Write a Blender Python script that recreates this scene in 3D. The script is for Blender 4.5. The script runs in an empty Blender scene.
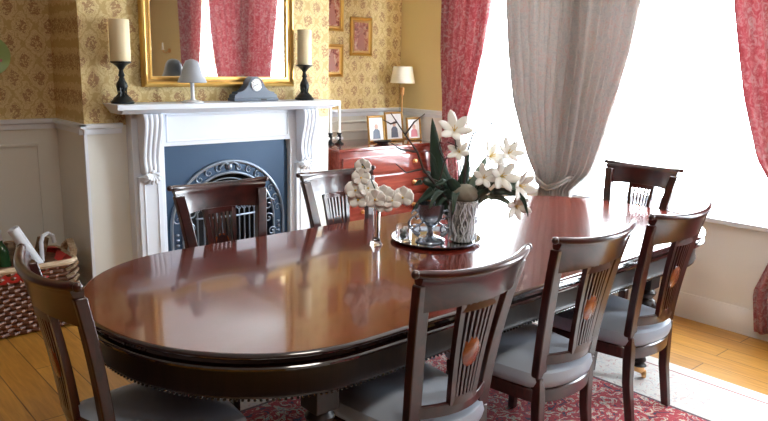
import bpy, math, random
from math import sin, cos, pi, radians, sqrt
from mathutils import Vector, Matrix
random.seed(7)
S = bpy.context.scene
COL = S.collection

# ------------------------------------------------------------------ camera
cam = bpy.data.cameras.new('camera'); co = bpy.data.objects.new('camera', cam); COL.objects.link(co)
f_px, cx, cy = 713.26, 384.0, 210.5
X = Vector((1206-cx, cy-82, -f_px)).normalized()
Y = Vector((-260-cx, cy-50, -f_px)).normalized(); Y = (Y - X*X.dot(Y)).normalized()
Z = X.cross(Y)
mw = Matrix((X, Y, Z)).to_4x4(); mw.translation = Vector((0, 0, 1.6))
co.matrix_world = mw
cam.sensor_width = 36; cam.lens = f_px/768*36; cam.clip_start = 0.05
S.camera = co

# ------------------------------------------------------------------ materials
def new_mat(name):
    m = bpy.data.materials.new(name); m.use_nodes = True
    nt = m.node_tree; b = nt.nodes['Principled BSDF']
    return m, nt, b
def setp(b, **k):
    names = dict(col='Base Color', rough='Roughness', metal='Metallic', coat='Coat Weight', coatr='Coat Roughness',
                 trans='Transmission Weight', ior='IOR', spec='Specular IOR Level', sheen='Sheen Weight', alpha='Alpha')
    for a, v in k.items():
        s = b.inputs[names[a]]
        s.default_value = (v[0], v[1], v[2], 1) if a == 'col' else v
def mat(name, col, rough=.5, **k):
    m, nt, b = new_mat(name); setp(b, col=col, rough=rough, **k); return m
class N:
    """tiny node builder"""
    def __init__(s, nt): s.nt = nt
    def node(s, t, **k):
        n = s.nt.nodes.new(t)
        for a, v in k.items(): setattr(n, a, v)
        return n
    def link(s, a, b): s.nt.links.new(a, b)
    def inp(s, sock, v):
        if hasattr(v, 'is_linked') or hasattr(v, 'links'): s.link(v, sock)
        else: sock.default_value = v
    def math(s, op, a, b=0.0, c=0.0):
        n = s.node('ShaderNodeMath', operation=op)
        s.inp(n.inputs[0], a); s.inp(n.inputs[1], b); s.inp(n.inputs[2], c)
        return n.outputs[0]
    def coord(s, kind='Object', scale=(1, 1, 1), loc=(0, 0, 0), rot=(0, 0, 0)):
        t = s.node('ShaderNodeTexCoord'); m = s.node('ShaderNodeMapping')
        m.inputs['Scale'].default_value = scale; m.inputs['Location'].default_value = loc; m.inputs['Rotation'].default_value = rot
        s.link(t.outputs[kind], m.inputs[0]); return m.outputs[0]
    def noise(s, v, scale, detail=4, rough=.5, dist=0):
        n = s.node('ShaderNodeTexNoise'); s.link(v, n.inputs['Vector'])
        n.inputs['Scale'].default_value = scale; n.inputs['Detail'].default_value = detail
        n.inputs['Roughness'].default_value = rough; n.inputs['Distortion'].default_value = dist
        return n.outputs['Fac']
    def ramp(s, fac, stops, mode='LINEAR'):
        n = s.node('ShaderNodeValToRGB'); cr = n.color_ramp; cr.interpolation = mode
        while len(cr.elements) < len(stops): cr.elements.new(.5)
        for e, (p, c) in zip(cr.elements, stops):
            e.position = p; e.color = (c[0], c[1], c[2], 1)
        s.link(fac, n.inputs[0]); return n.outputs['Color']
    def mix(s, fac, a, b):
        n = s.node('ShaderNodeMix', data_type='RGBA')
        s.inp(n.inputs[0], fac)
        for sock, v in ((n.inputs[6], a), (n.inputs[7], b)):
            if isinstance(v, tuple): sock.default_value = (*v, 1)
            else: s.link(v, sock)
        return n.outputs[2]
    def bump(s, h, b, strength=.3, dist=.01):
        n = s.node('ShaderNodeBump'); n.inputs['Strength'].default_value = strength; n.inputs['Distance'].default_value = dist
        s.link(h, n.inputs['Height']); s.link(n.outputs[0], b.inputs['Normal'])
    def xyz(s, v):
        n = s.node('ShaderNodeSeparateXYZ'); s.link(v, n.inputs[0]); return n.outputs

def wood(name, dark, light, scale=(1, 12, 12), rough=.25, coat=.5, coatr=.08, band=3.0, spec=.5):
    m, nt, b = new_mat(name); n = N(nt)
    v = n.coord(scale=scale)
    f = n.noise(v, band, 6, .6, .6)
    c = n.ramp(f, [(.3, dark), (.7, light)])
    n.link(c, b.inputs['Base Color']); setp(b, rough=rough, coat=coat, coatr=coatr, spec=spec)
    return m

def wallpaper(name, axis, base, motif, motif2, px=.155, pz=.21):
    m, nt, b = new_mat(name); n = N(nt)
    v = n.coord(); o = n.xyz(v); u = o[axis]; z = o[2]
    n1 = n.math('MULTIPLY', n.math('SUBTRACT', n.noise(v, 30, 2), .5), 2.2)
    n2 = n.math('MULTIPLY', n.math('SUBTRACT', n.noise(n.coord(loc=(3, 5, 7)), 30, 2), .5), 2.2)
    a = n.math('MULTIPLY', u, 2*pi/px); c = n.math('MULTIPLY', z, 2*pi/pz)
    s1 = n.math('COSINE', n.math('ADD', a, n1)); s2 = n.math('COSINE', n.math('ADD', c, n2))
    q = n.math('ABSOLUTE', n.math('ADD', s1, s2))
    trellis = n.math('LESS_THAN', q, .20)
    leaf = n.noise(v, 55, 2, .5, 2.5)
    vein = n.math('LESS_THAN', n.math('ABSOLUTE', n.math('SUBTRACT', leaf, .5)), .045)
    core = n.math('MULTIPLY', n.math('GREATER_THAN', q, 1.25), n.math('GREATER_THAN', n.noise(v, 70, 2, .5, 1.0), .46))
    ring = n.math('MULTIPLY', n.math('MULTIPLY', n.math('GREATER_THAN', q, .7), n.math('LESS_THAN', q, 1.1)), n.math('GREATER_THAN', leaf, .55))
    soft = n.ramp(n.noise(v, 9, 3), [(.3, (.90, .90, .88)), (.7, (1, 1, 1))])
    col = n.mix(n.math('MULTIPLY', vein, .40), base, motif)
    col = n.mix(n.math('MULTIPLY', trellis, .50), col, motif)
    col = n.mix(n.math('MULTIPLY', ring, .55), col, motif)
    col = n.mix(n.math('MULTIPLY', core, .70), col, motif2)
    n.link(col, b.inputs['Base Color']); setp(b, rough=.6, spec=.3)
    return m

def fabric(name, a, bcol, rose, trans=.35, scale=1.0):
    m, nt, b = new_mat(name); n = N(nt)
    v = n.coord()
    f = n.noise(v, 26*scale, 3, .6, 1.5)
    c = n.ramp(f, [(.40, a), (.50, bcol), (.62, rose)])
    fine = n.noise(n.coord(scale=(1, 1, .2)), 180, 2)
    c2 = n.mix(n.math('MULTIPLY', fine, .35), c, bcol)
    n.link(c2, b.inputs['Base Color']); setp(b, rough=.75, sheen=.3, spec=.2)
    t = n.node('ShaderNodeBsdfTranslucent'); n.link(c2, t.inputs['Color'])
    mx = n.node('ShaderNodeMixShader'); mx.inputs[0].default_value = trans
    out = nt.nodes['Material Output']
    n.link(b.outputs[0], mx.inputs[1]); n.link(t.outputs[0], mx.inputs[2]); n.link(mx.outputs[0], out.inputs['Surface'])
    return m

M = {}
M['table_top'] = wood('mahogany table top', (.06, .006, .003), (.16, .020, .010), scale=(1.2, 14, 14), rough=.18, coat=.65, coatr=.06, band=2.5)
M['mahogany'] = wood('dark mahogany', (.004, .002, .002), (.018, .006, .005), scale=(10, 10, 1.5), rough=.42, coat=.15, coatr=.15, band=3)
M['edge'] = wood('polished mahogany edge', (.006, .002, .002), (.02, .006, .004), rough=.12, coat=1.0, coatr=.04)
M['chair_wood'] = wood('chair mahogany', (.010, .003, .003), (.065, .011, .008), scale=(3, 12, 3), rough=.28, coat=.5, coatr=.12, band=3)
M['inlay'] = wood('satinwood inlay', (.16, .035, .012), (.32, .085, .03), rough=.25, coat=.5)
M['side_wood'] = wood('red mahogany', (.14, .022, .015), (.30, .06, .04), scale=(1.2, 10, 10), rough=.14, coat=.8, coatr=.05, band=3)
M['leather'] = mat('grey blue upholstery', (.36, .41, .49), .38, coat=.15, coatr=.3)
M['white_paint'] = mat('white gloss paint', (.80, .84, .90), .3)
M['mantel_white'] = mat('white painted mantel', (.82, .87, .95), .35)
M['cream_paint'] = mat('cream eggshell paint', (.80, .79, .72), .45)
M['sill_wall'] = mat('pale cream wall paint', (.86, .86, .83), .6)
M['ceiling'] = mat('ceiling white', (.85, .84, .80), .8)
M['bounce_cut'] = mat('dark wall to cut bounce light', (.10, .045, .03), .7)  # dark tone made up for the unseen walls, to dim the left side
M['yellow'] = mat('plain yellow wall paint', (.74, .60, .30), .6)
M['paper_x'] = wallpaper('gold damask wallpaper', 0, (.78, .63, .32), (.46, .27, .07), (.32, .12, .05))
M['paper_y'] = wallpaper('gold damask wallpaper side', 1, (.78, .63, .32), (.46, .27, .07), (.32, .12, .05))
M['gold'] = mat('gilt', (.85, .55, .16), .28, metal=.9)
M['gold_dark'] = mat('aged gilt', (.42, .24, .07), .4, metal=.7)
M['brass'] = mat('brass', (.75, .42, .18), .3, metal=1.0)
M['iron'] = mat('blackened cast iron', (.035, .075, .14), .42, metal=.3)
M['iron_edge'] = mat('polished iron relief', (.22, .27, .34), .3, metal=.6)
M['soot'] = mat('sooty firebox', (.012, .013, .016), .8)
M['black_iron'] = mat('black iron holder', (.010, .014, .016), .35, metal=.3)
M['wax'] = mat('cream candle wax', (.88, .74, .46), .45)
M['white_wax'] = mat('white candle wax', (.88, .88, .86), .4)
M['slate'] = mat('blue grey slate', (.085, .115, .165), .35)
M['dial'] = mat('white enamel dial', (.85, .87, .88), .3)
M['black'] = mat('black', (.01, .01, .012), .4)
M['mirror'] = mat('mirror glass', (.93, .94, .94), .02, metal=1.0)
M['glass'] = mat('clear glass', (1, 1, 1), .02, trans=1.0, ior=1.45)
def pane_mat():
    m, nt, b = new_mat('window pane'); n = N(nt)
    t = n.node('ShaderNodeBsdfTransparent'); g = n.node('ShaderNodeBsdfGlossy'); g.inputs['Roughness'].default_value = .02
    mx = n.node('ShaderNodeMixShader'); mx.inputs[0].default_value = .04
    n.link(t.outputs[0], mx.inputs[1]); n.link(g.outputs[0], mx.inputs[2]); n.link(mx.outputs[0], nt.nodes['Material Output'].inputs['Surface'])
    return m
M['pane'] = pane_mat()
M['silver'] = mat('polished silver', (.80, .82, .85), .12, metal=1.0)
M['pewter'] = mat('pewter', (.30, .33, .38), .25, metal=.9)
M['shade_grey'] = mat('grey frosted glass shade', (.42, .45, .50), .35)
M['lampshade'] = mat('cream lampshade', (.88, .84, .72), .7)
M['leaf'] = mat('dark green leaf', (.035, .07, .05), .35)
M['leaf_pale'] = mat('grey green leaf', (.20, .26, .20), .45)
M['petal'] = mat('white petals', (.90, .89, .84), .5, sheen=.2)
M['petal_core'] = mat('yellow flower centre', (.75, .5, .06), .5)
M['twig'] = mat('dark twig', (.06, .045, .04), .6)
M['moss'] = mat('moss ball', (.26, .23, .18), .9)
M['red_cloth'] = mat('red cloth lining', (.55, .03, .025), .7)
M['paper'] = mat('white paper', (.78, .82, .88), .5)
M['bottle'] = mat('green bottle glass', (.02, .09, .03), .12, coat=.5)
M['log'] = wood('cut log', (.10, .05, .025), (.32, .20, .10), rough=.8, coat=0)
M['green_plate'] = mat('green glazed plate', (.38, .55, .22), .25)
M['pink'] = mat('pink glaze', (.6, .22, .22), .3)
M['mat_board'] = mat('pale mount board', (.80, .80, .80), .5)
M['skin_tone'] = mat('portrait flesh tone', (.62, .40, .32), .5)
M['photo_dark'] = mat('portrait dark clothing', (.10, .12, .17), .4)
M['photo_red'] = mat('portrait rose clothing', (.55, .20, .24), .4)
M['print_figure'] = mat('faded print figure', (.34, .12, .08), .4)
M['rubber'] = mat('felt', (.02, .02, .02), .8)

def picture_mat(name, seed):
    m, nt, b = new_mat(name); n = N(nt)
    f = n.noise(n.coord(loc=(seed, seed*2, 0)), 22, 4, .6, 1.0)
    n.link(n.ramp(f, [(.30, (.06, .02, .02)), (.45, (.30, .08, .05)), (.55, (.45, .20, .13)), (.7, (.55, .42, .30))]), b.inputs['Base Color'])
    setp(b, rough=.2, coat=.5); return m

def floor_mat():
    m, nt, b = new_mat('oak plank floor'); n = N(nt)
    br = n.node('ShaderNodeTexBrick'); br.offset = .37
    n.link(n.coord(rot=(0, 0, pi/2)), br.inputs['Vector'])
    br.inputs['Scale'].default_value = 1.0; br.inputs['Brick Width'].default_value = 1.6; br.inputs['Row Height'].default_value = .16
    br.inputs['Mortar Size'].default_value = .003; br.inputs['Mortar Smooth'].default_value = .1
    br.inputs['Color1'].default_value = (.62, .31, .06, 1); br.inputs['Color2'].default_value = (.52, .24, .04, 1); br.inputs['Mortar'].default_value = (.16, .07, .02, 1)
    f = n.noise(n.coord(scale=(14, 1.2, 1)), 3, 6, .6, .8)
    k = n.ramp(f, [(.3, (.62, .58, .5)), (.7, (1.0, 1.0, 1.0))])
    mx = n.node('ShaderNodeMix', data_type='RGBA', blend_type='MULTIPLY'); mx.inputs[0].default_value = 1
    n.link(br.outputs['Color'], mx.inputs[6]); n.link(k, mx.inputs[7])
    n.link(mx.outputs[2], b.inputs['Base Color']); setp(b, rough=.35, coat=.25, coatr=.25)
    return m
def rug_mat(cxr, cyr, hx, hy):
    m, nt, b = new_mat('oriental rug pile'); n = N(nt)
    v = n.coord(); o = n.xyz(v)
    ax = n.math('ABSOLUTE', n.math('SUBTRACT', o[0], cxr)); ay = n.math('ABSOLUTE', n.math('SUBTRACT', o[1], cyr))
    dx = n.math('SUBTRACT', hx, ax); dy = n.math('SUBTRACT', hy, ay); d = n.math('MINIMUM', dx, dy)
    f = n.noise(v, 15, 3, .6, 2.2)
    field = n.ramp(f, [(0, (.03, .04, .09)), (.40, (.45, .03, .05)), (.50, (.50, .05, .07)), (.55, (.72, .64, .52)), (.60, (.30, .36, .40)), (.64, (.45, .03, .05))], 'CONSTANT')
    glare_bord = n.ramp(n.noise(v, 18, 3, .6, 2.2), [(0, (.66, .66, .66)), (.42, (.78, .75, .71)), (.60, (.66, .46, .44)), (.66, (.55, .58, .62))], 'CONSTANT')  # border made wide and pale to carry the window glare in its colour
    plain = (.74, .72, .68)
    isb = n.math('LESS_THAN', d, .50)
    col = n.mix(isb, field, glare_bord)
    line = n.math('LESS_THAN', n.math('ABSOLUTE', n.math('SUBTRACT', d, .50)), .008)
    col = n.mix(line, col, (.10, .05, .07))
    line2 = n.math('LESS_THAN', n.math('ABSOLUTE', n.math('SUBTRACT', d, .10)), .006)
    col = n.mix(n.math('LESS_THAN', d, .10), col, plain)
    col = n.mix(line2, col, (.35, .12, .13))
    n.link(col, b.inputs['Base Color']); setp(b, rough=.95, sheen=.3, spec=.1)
    n.bump(n.noise(v, 260, 2), b, .4, .004)
    return m
def wicker_mat(name, a, c, sc=1.0):
    m, nt, b = new_mat(name); n = N(nt)
    f = n.noise(n.coord(scale=(6, 6, 30)), 3*sc, 3)
    n.link(n.ramp(f, [(.35, a), (.65, c)]), b.inputs['Base Color']); setp(b, rough=.5); return m
M['wicker'] = wicker_mat('brown wicker', (.10, .035, .018), (.24, .10, .05))
M['wicker_pale'] = wicker_mat('pale wicker', (.42, .28, .16), (.70, .55, .38))
M['curtain_red'] = fabric('red damask curtain', (.38, .10, .12), (.47, .19, .21), (.52, .40, .39), .30)
M['curtain_glare'] = fabric('glare greyed damask curtain', (.38, .36, .35), (.46, .43, .41), (.47, .35, .32), .26)  # red cloth greyed, with the window glare put into its colour
M['bark'] = None
def bark_mat():
    m, nt, b = new_mat('twine wrapped glass'); n = N(nt)
    f = n.noise(n.coord(scale=(60, 60, 14)), 1.0, 4, .7, 1.5)
    n.link(n.ramp(f, [(.38, (.05, .055, .06)), (.5, (.35, .36, .36)), (.62, (.75, .75, .72))]), b.inputs['Base Color']); setp(b, rough=.3, coat=.4)
    return m
M['bark'] = bark_mat()

# ------------------------------------------------------------------ mesh builder
class MB:
    def __init__(s): s.v = []; s.f = []; s.mi = []
    def add(s, vs, fs, mi=0):
        o = len(s.v); s.v += [tuple(p) for p in vs]; s.f += [tuple(i+o for i in f) for f in fs]; s.mi += [mi]*len(fs); return s
    def box(s, x0, x1, y0, y1, z0, z1, mi=0):
        vs = [(x, y, z) for z in (z0, z1) for y in (y0, y1) for x in (x0, x1)]
        return s.add(vs, [(0, 2, 3, 1), (4, 5, 7, 6), (0, 1, 5, 4), (2, 6, 7, 3), (0, 4, 6, 2), (1, 3, 7, 5)], mi)
    def loft(s, rings, cap=True, closed=False, mi=0):
        n = len(rings[0]); vs = [p for r in rings for p in r]; fs = []
        R = len(rings)
        for i in range(R if closed else R-1):
            a = i*n; b = ((i+1) % R)*n
            for j in range(n):
                k = (j+1) % n; fs.append((a+j, a+k, b+k, b+j))
        if cap and not closed:
            fs.append(tuple(range(n-1, -1, -1))); fs.append(tuple((R-1)*n+j for j in range(n)))
        return s.add(vs, fs, mi)
    def lathe(s, prof, c=(0, 0, 0), n=20, cap=True, mi=0, sx=1, sy=1):
        return s.loft([[(c[0]+sx*r*cos(2*pi*j/n), c[1]+sy*r*sin(2*pi*j/n), c[2]+z) for j in range(n)] for r, z in prof], cap, mi=mi)
    def tube(s, pts, rad, n=8, cap=True, mi=0, closed=False):
        pts = [Vector(p) for p in pts]
        if not hasattr(rad, '__len__'): rad = [rad]*len(pts)
        rings = []; up = None; L = len(pts)
        for i, p in enumerate(pts):
            a = pts[i-1] if (i > 0 or closed) else p; b = pts[(i+1) % L] if (i < L-1 or closed) else p
            t = (b-a).normalized() if (b-a).length > 1e-9 else Vector((0, 0, 1))
            if up is None: up = Vector((0, 0, 1)) if abs(t.z) < .9 else Vector((1, 0, 0))
            x = up.cross(t)
            if x.length < 1e-6: x = Vector((1, 0, 0)).cross(t)
            x.normalize(); y = t.cross(x); up = y
            rings.append([p+(x*cos(2*pi*j/n)+y*sin(2*pi*j/n))*rad[i] for j in range(n)])
        return s.loft(rings, cap, closed, mi)
    def prism(s, poly, axis, a0, a1, mi=0):
        def P(u, v, a): return (a, u, v) if axis == 'x' else (u, a, v) if axis == 'y' else (u, v, a)
        return s.loft([[P(u, v, a0) for u, v in poly], [P(u, v, a1) for u, v in poly]], True, mi=mi)
    def ball(s, c, r, n=12, m=8, mi=0):
        if not hasattr(r, '__len__'): r = (r, r, r)
        rings = []
        for i in range(m+1):
            t = -pi/2+pi*i/m; k = max(cos(t), .02)
            rings.append([(c[0]+r[0]*k*cos(2*pi*j/n), c[1]+r[1]*k*sin(2*pi*j/n), c[2]+r[2]*sin(t)) for j in range(n)])
        return s.loft(rings, True, mi=mi)
    def grid(s, P, nu, nv, mi=0):
        vs = [P(i/nu, j/nv) for j in range(nv+1) for i in range(nu+1)]
        fs = [(j*(nu+1)+i, j*(nu+1)+i+1, (j+1)*(nu+1)+i+1, (j+1)*(nu+1)+i) for j in range(nv) for i in range(nu)]
        return s.add(vs, fs, mi)
    def xf(s, m):
        s.v = [tuple(m @ Vector(p)) for p in s.v]; return s
    def build(s, name, mats, parent=None, smooth=True, bevel=0, solid=0, subsurf=0, loc=None):
        me = bpy.data.meshes.new(name); me.from_pydata(s.v, [], s.f)
        for m in (mats if isinstance(mats, (list, tuple)) else [mats]): me.materials.append(m)
        for p, i in zip(me.polygons, s.mi): p.material_index = i
        import bmesh
        bm = bmesh.new(); bm.from_mesh(me); bmesh.ops.recalc_face_normals(bm, faces=bm.faces); bm.to_mesh(me); bm.free()
        if smooth:
            me.polygons.foreach_set('use_smooth', [True]*len(me.polygons))
            try: me.set_sharp_from_angle(angle=radians(38))
            except Exception: pass
        o = bpy.data.objects.new(name, me); COL.objects.link(o)
        if parent: o.parent = parent
        if loc: o.location = loc
        if solid:
            md = o.modifiers.new('solid', 'SOLIDIFY'); md.thickness = solid; md.offset = 0
        if bevel:
            md = o.modifiers.new('bevel', 'BEVEL'); md.width = bevel; md.segments = 2; md.limit_method = 'ANGLE'; md.angle_limit = radians(40)
        if subsurf:
            md = o.modifiers.new('sub', 'SUBSURF'); md.levels = subsurf; md.render_levels = subsurf
        return o
def tag(o, label=None, cat=None, group=None, kind=None):
    if label: o['label'] = label
    if cat: o['category'] = cat
    if group: o['group'] = group
    if kind: o['kind'] = kind
    return o
def thing(name, label, cat, loc=(0, 0, 0), rz=0, group=None):
    o = bpy.data.objects.new(name, None); COL.objects.link(o); o.empty_display_size = .1
    o.location = loc; o.rotation_euler = (0, 0, rz); return tag(o, label, cat, group)
def copy_tree(o, parent=None):
    c = o.copy(); COL.objects.link(c)
    if parent: c.parent = parent
    for ch in list(o.children): copy_tree(ch, c)
    return c
def struct(name, mb, m, parent=None, **k):
    o = mb.build(name, m, parent, **k)
    if parent is None: o['kind'] = 'structure'
    return o

# ------------------------------------------------------------------ the room
XR, YB, YF = 4.49, 4.87, 4.36      # window wall, alcove back wall, chimney breast face
XL, YN, ZC = -1.3, -2.1, 2.8
BX0, BX1 = 1.48, 3.29              # chimney breast
DZ = 1.20
struct('floor', MB().box(XL-.1, XR+.25, YN-.1, YB+.1, -.1, 0), floor_mat(), smooth=False)
struct('ceiling', MB().box(XL-.1, XR+.25, YN-.1, YB+.1, ZC, ZC+.1), M['ceiling'], smooth=False)
struct('wall_back', MB().box(XL, XR, YB, YB+.1, DZ, ZC).box(XL, XR, YB, YB+.1, 0, DZ, 1), [M['paper_x'], M['cream_paint']], smooth=False)
# chimney breast with a firebox hole
fx0, fx1, fz1 = 2.02, 2.80, .90
mb = MB()
mb.box(BX0, BX1, YF, YB, DZ, ZC)
mb.box(BX0, fx0, YF, YB, 0, DZ, 1); mb.box(fx1, BX1, YF, YB, 0, DZ, 1); mb.box(fx0, fx1, YF, YB, fz1, DZ, 1)
struct('wall_chimney_breast', mb, [M['paper_x'], M['cream_paint']], smooth=False)
struct('wall_left', MB().box(XL-.1, XL, YN, YB, 0, ZC), M['bounce_cut'], smooth=False)
struct('wall_front', MB().box(XL, XR, YN-.1, YN, 0, ZC), M['bounce_cut'], smooth=False)
# window wall with three openings
WIN = [(3.12, 4.17), (1.30, 2.95), (-.08, 1.05)]
WZ0, WZ1 = .70, 2.45
mb = MB()
mb.box(XR, XR+.22, YN, YB, WZ1, ZC)
edges = [YB]+[v for a, b in WIN for v in (b, a)]+[YN]
for i in range(0, len(edges), 2):
    mb.box(XR, XR+.22, edges[i+1], edges[i], DZ, WZ1)
    mb.box(XR, XR+.22, edges[i+1], edges[i], WZ0, DZ, 1)
mb.box(XR, XR+.22, YN, YB, 0, WZ0, 1)
struct('wall_right', mb, [M['yellow'], M['sill_wall']], smooth=False)
for i, (a, b) in enumerate(WIN):
    mb = MB(); w = .045; x0, x1 = XR+.12, XR+.17
    mb.box(x0, x1, a, a+w, WZ0, WZ1); mb.box(x0, x1, b-w, b, WZ0, WZ1)
    mb.box(x0, x1, a+w, b-w, WZ0, WZ0+w); mb.box(x0, x1, a+w, b-w, WZ1-w, WZ1)
    wo = struct('window_%d' % (i+1), mb, M['white_paint'], bevel=.004, smooth=False)
    MB().box(x0+.02, x0+.024, a+w, b-w, WZ0+w, WZ1-w).build('window_pane', M['pane'], wo, smooth=False)
    MB().box(XR-.05, XR+.20, a-.04, b+.04, WZ0-.03, WZ0+.001).build('window_sill', M['white_paint'], wo, bevel=.006, smooth=False)
# dado rails (trim) and panel mouldings
def rail(mb, p0, p1, nrm, z, prof):
    """straight moulding: prof = [(out, dz)] outward offsets"""
    n = Vector(nrm); rings = []
    for p in (p0, p1):
        p = Vector(p); rings.append([(p+n*o+Vector((0, 0, z+dz))) for o, dz in prof])
    mb.loft(rings)
dprof = [(0, -.05), (.012, -.05), (.014, -.02), (.03, -.012), (.034, 0), (.034, .012), (0, .014)]
bprof = [(0, 0), (.02, 0), (.02, .13), (.012, .15), (.008, .165), (0, .165)]
def mould(mb, p0, p1, nrm, z): rail(mb, p0, p1, nrm, z, [(0, -.012), (.012, -.008), (.014, .004), (.006, .012), (0, .012)])
mb = MB(); rail(mb, (XL, YB, 0), (BX0, YB, 0), (0, -1, 0), DZ, dprof); struct('trim_1', mb, M['white_paint'])
mb = MB(); rail(mb, (BX0, YB, 0), (BX0, YF-.034, 0), (-1, 0, 0), DZ, dprof); rail(mb, (BX0-.034, YF, 0), (1.70, YF, 0), (0, -1, 0), DZ, dprof); struct('trim_2', mb, M['white_paint'])
mb = MB(); rail(mb, (BX1, YB, 0), (XR, YB, 0), (0, -1, 0), DZ, dprof); struct('trim_3', mb, M['white_paint'])
mb = MB(); rail(mb, (XR, YB, 0), (XR, WIN[0][1], 0), (-1, 0, 0), DZ, dprof); struct('trim_4', mb, M['white_paint'])
mb = MB(); rail(mb, (XL, YB, 0), (BX0, YB, 0), (0, -1, 0), 0, bprof); rail(mb, (BX0, YB, 0), (BX0, YF-.02, 0), (-1, 0, 0), 0, bprof)
rail(mb, (BX1, YB, 0), (XR, YB, 0), (0, -1, 0), 0, bprof); struct('baseboard_back', mb, M['cream_paint'])
mb = MB(); rail(mb, (XR, YN, 0), (XR, YB, 0), (-1, 0, 0), 0, bprof); struct('baseboard_right', mb, M['sill_wall'])
mb = MB()
def panel(x0, x1, z0, z1):
    mould(mb, (x0, YB, 0), (x1, YB, 0), (0, -1, 0), z0); mould(mb, (x0, YB, 0), (x1, YB, 0), (0, -1, 0), z1)
    for x in (x0, x1): mb.box(x-.01, x+.01, YB-.013, YB, z0, z1)
panel(.95, 1.36, .26, 1.05); panel(.35, .83, .26, 1.05); panel(-.3, .22, .26, 1.05)
panel(3.40, 4.38, .26, 1.10); mould(mb, (3.36, YB, 0), (4.42, YB, 0), (0, -1, 0), 1.02)
struct('trim_5', mb, M['cream_paint'])
mb = MB(); mb.box(BX0-.006, BX0+.012, YF-.006, YF+.012, .17, DZ-.05); struct('trim_6', mb, M['white_paint'], smooth=False)

# ------------------------------------------------------------------ curtains
def interp(tab, z):
    tab = sorted(tab)
    if z <= tab[0][0]: return tab[0][1:]
    for a, b in zip(tab, tab[1:]):
        if z <= b[0]:
            t = (z-a[0])/(b[0]-a[0]); t = t*t*(3-2*t) if False else t
            return tuple(p+(q-p)*t for p, q in zip(a[1:], b[1:]))
    return tab[-1][1:]
def curtain(label, tab, m, folds, tie_z, xc=4.40, amp=.035, seed=0, ztop=2.62):
    """tab rows: (z, y_left, y_right)"""
    rnd = random.Random(seed); ph = [rnd.uniform(-.6, .6) for _ in range(folds+2)]
    z0 = min(r[0] for r in tab); t = thing('curtain', label, 'curtain', (xc, (tab[0][1]+tab[0][2])/2, z0), 0, None)
    ox, oy, oz = t.location
    wfull = max(abs(r[1]-r[2]) for r in tab)
    def P(u, v):
        z = z0+(ztop-z0)*v
        a, b = interp(tab, z); w = abs(a-b)
        k = w/wfull
        y = a+(b-a)*u
        q = u*folds; i = int(min(q, folds-1e-6))
        x = xc+sin(2*pi*(q+.12*sin(3*z+i)))*amp*(.55+.45*k)*(.75+.25*sin(i*2.1+ph[i]*3)) + .012*sin(7*u+2*z)
        x -= .05*max(0, 1-abs(z-tie_z)/.5)*cos(pi*(u-.5))*.6
        return (x-ox, y-oy, z-oz)
    MB().grid(P, folds*10, 60).build('curtain_panel', m, t, solid=.004)
    a, b = interp(tab, tie_z); yc = (a+b)/2-oy; hw = abs(a-b)/2
    # tie back: a flat band round the gathered cloth, hooked to the wall
    b2 = MB()
    for q, dzq in enumerate((-.012, .012)):
        b2.tube([(-.01-.085*cos(2*pi*j/28), yc+(hw+.014)*sin(2*pi*j/28), tie_z-oz+dzq+.09*abs(sin(2*pi*j/28))**1.5) for j in range(28)], .011, 8, closed=True)
    b2.build('tie_back', m, t)
    return t
c1 = curtain('red damask curtain tied beside the corner next to the sideboard',
        [(2.62, 4.32, 3.68), (2.1, 4.28, 3.74), (1.7, 4.27, 3.80), (1.3, 4.24, 3.90), (1.0, 4.24, 4.00), (.85, 4.22, 4.05), (.5, 4.27, 3.98), (.04, 4.30, 3.92)], M['curtain_red'], 8, .85, amp=.03, seed=1)
c2 = curtain('wide glare greyed damask curtain tied in at the middle of the window wall',
        [(2.62, 3.66, 2.30), (2.1, 3.60, 2.47), (1.7, 3.54, 2.53), (1.35, 3.48, 2.62), (1.05, 3.38, 2.70), (.92, 3.33, 2.74), (.84, 3.27, 2.79), (.74, 3.20, 2.92), (.6, 3.21, 2.92), (.3, 3.26, 2.86), (.04, 3.28, 2.82)], M['curtain_glare'], 13, .74, seed=2)
c3 = curtain('dusty red curtain cut by the right edge of the photo',
        [(2.62, 1.98, .40), (2.0, 1.90, .47), (1.45, 1.78, .58), (1.1, 1.67, .75), (.9, 1.54, .85), (.8, 1.44, .90), (.55, 1.52, .84), (.3, 1.60, .80), (.06, 1.56, .78)], M['curtain_red'], 13, .82, seed=3)
c4 = curtain('red curtain of the far window, seen only in the mirror',
        [(2.62, .24, -.46), (2.0, .19, -.40), (1.5, .10, -.37), (1.1, .0, -.35), (.85, -.08, -.33), (.5, 0, -.36), (.04, .03, -.4)], M['curtain_red'], 8, .85, amp=.03, seed=4)
for nm, y0, y1, lab in (('curtain_pole', -.55, 4.42, 'wooden curtain pole above the three windows'),):
    t = thing(nm, lab, 'curtain pole', (4.40, y0, 2.66))
    MB().tube([(0, 0, 0), (0, y1-y0, 0)], .016, 12).build('pole', M['mahogany'], t)
    for e in (0, y1-y0): MB().ball((0, e, 0), .032).build('finial', M['mahogany'], t)
    for e in (.1, (y1-y0)/2, y1-y0-.12): MB().box(-.012, .09, e-.012, e+.012, -.03, .004).build('bracket', M['brass'], t)

# ------------------------------------------------------------------ rug
RX0, RX1, RY0, RY1 = .95, 3.67, .55, 3.20
rg = MB().box(RX0, RX1, RY0, RY1, .001, .012).build('rug', rug_mat((RX0+RX1)/2, (RY0+RY1)/2, (RX1-RX0)/2, (RY1-RY0)/2), smooth=False, bevel=.004)
tag(rg, 'red and cream patterned oriental rug under the dining table', 'rug')

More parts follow.
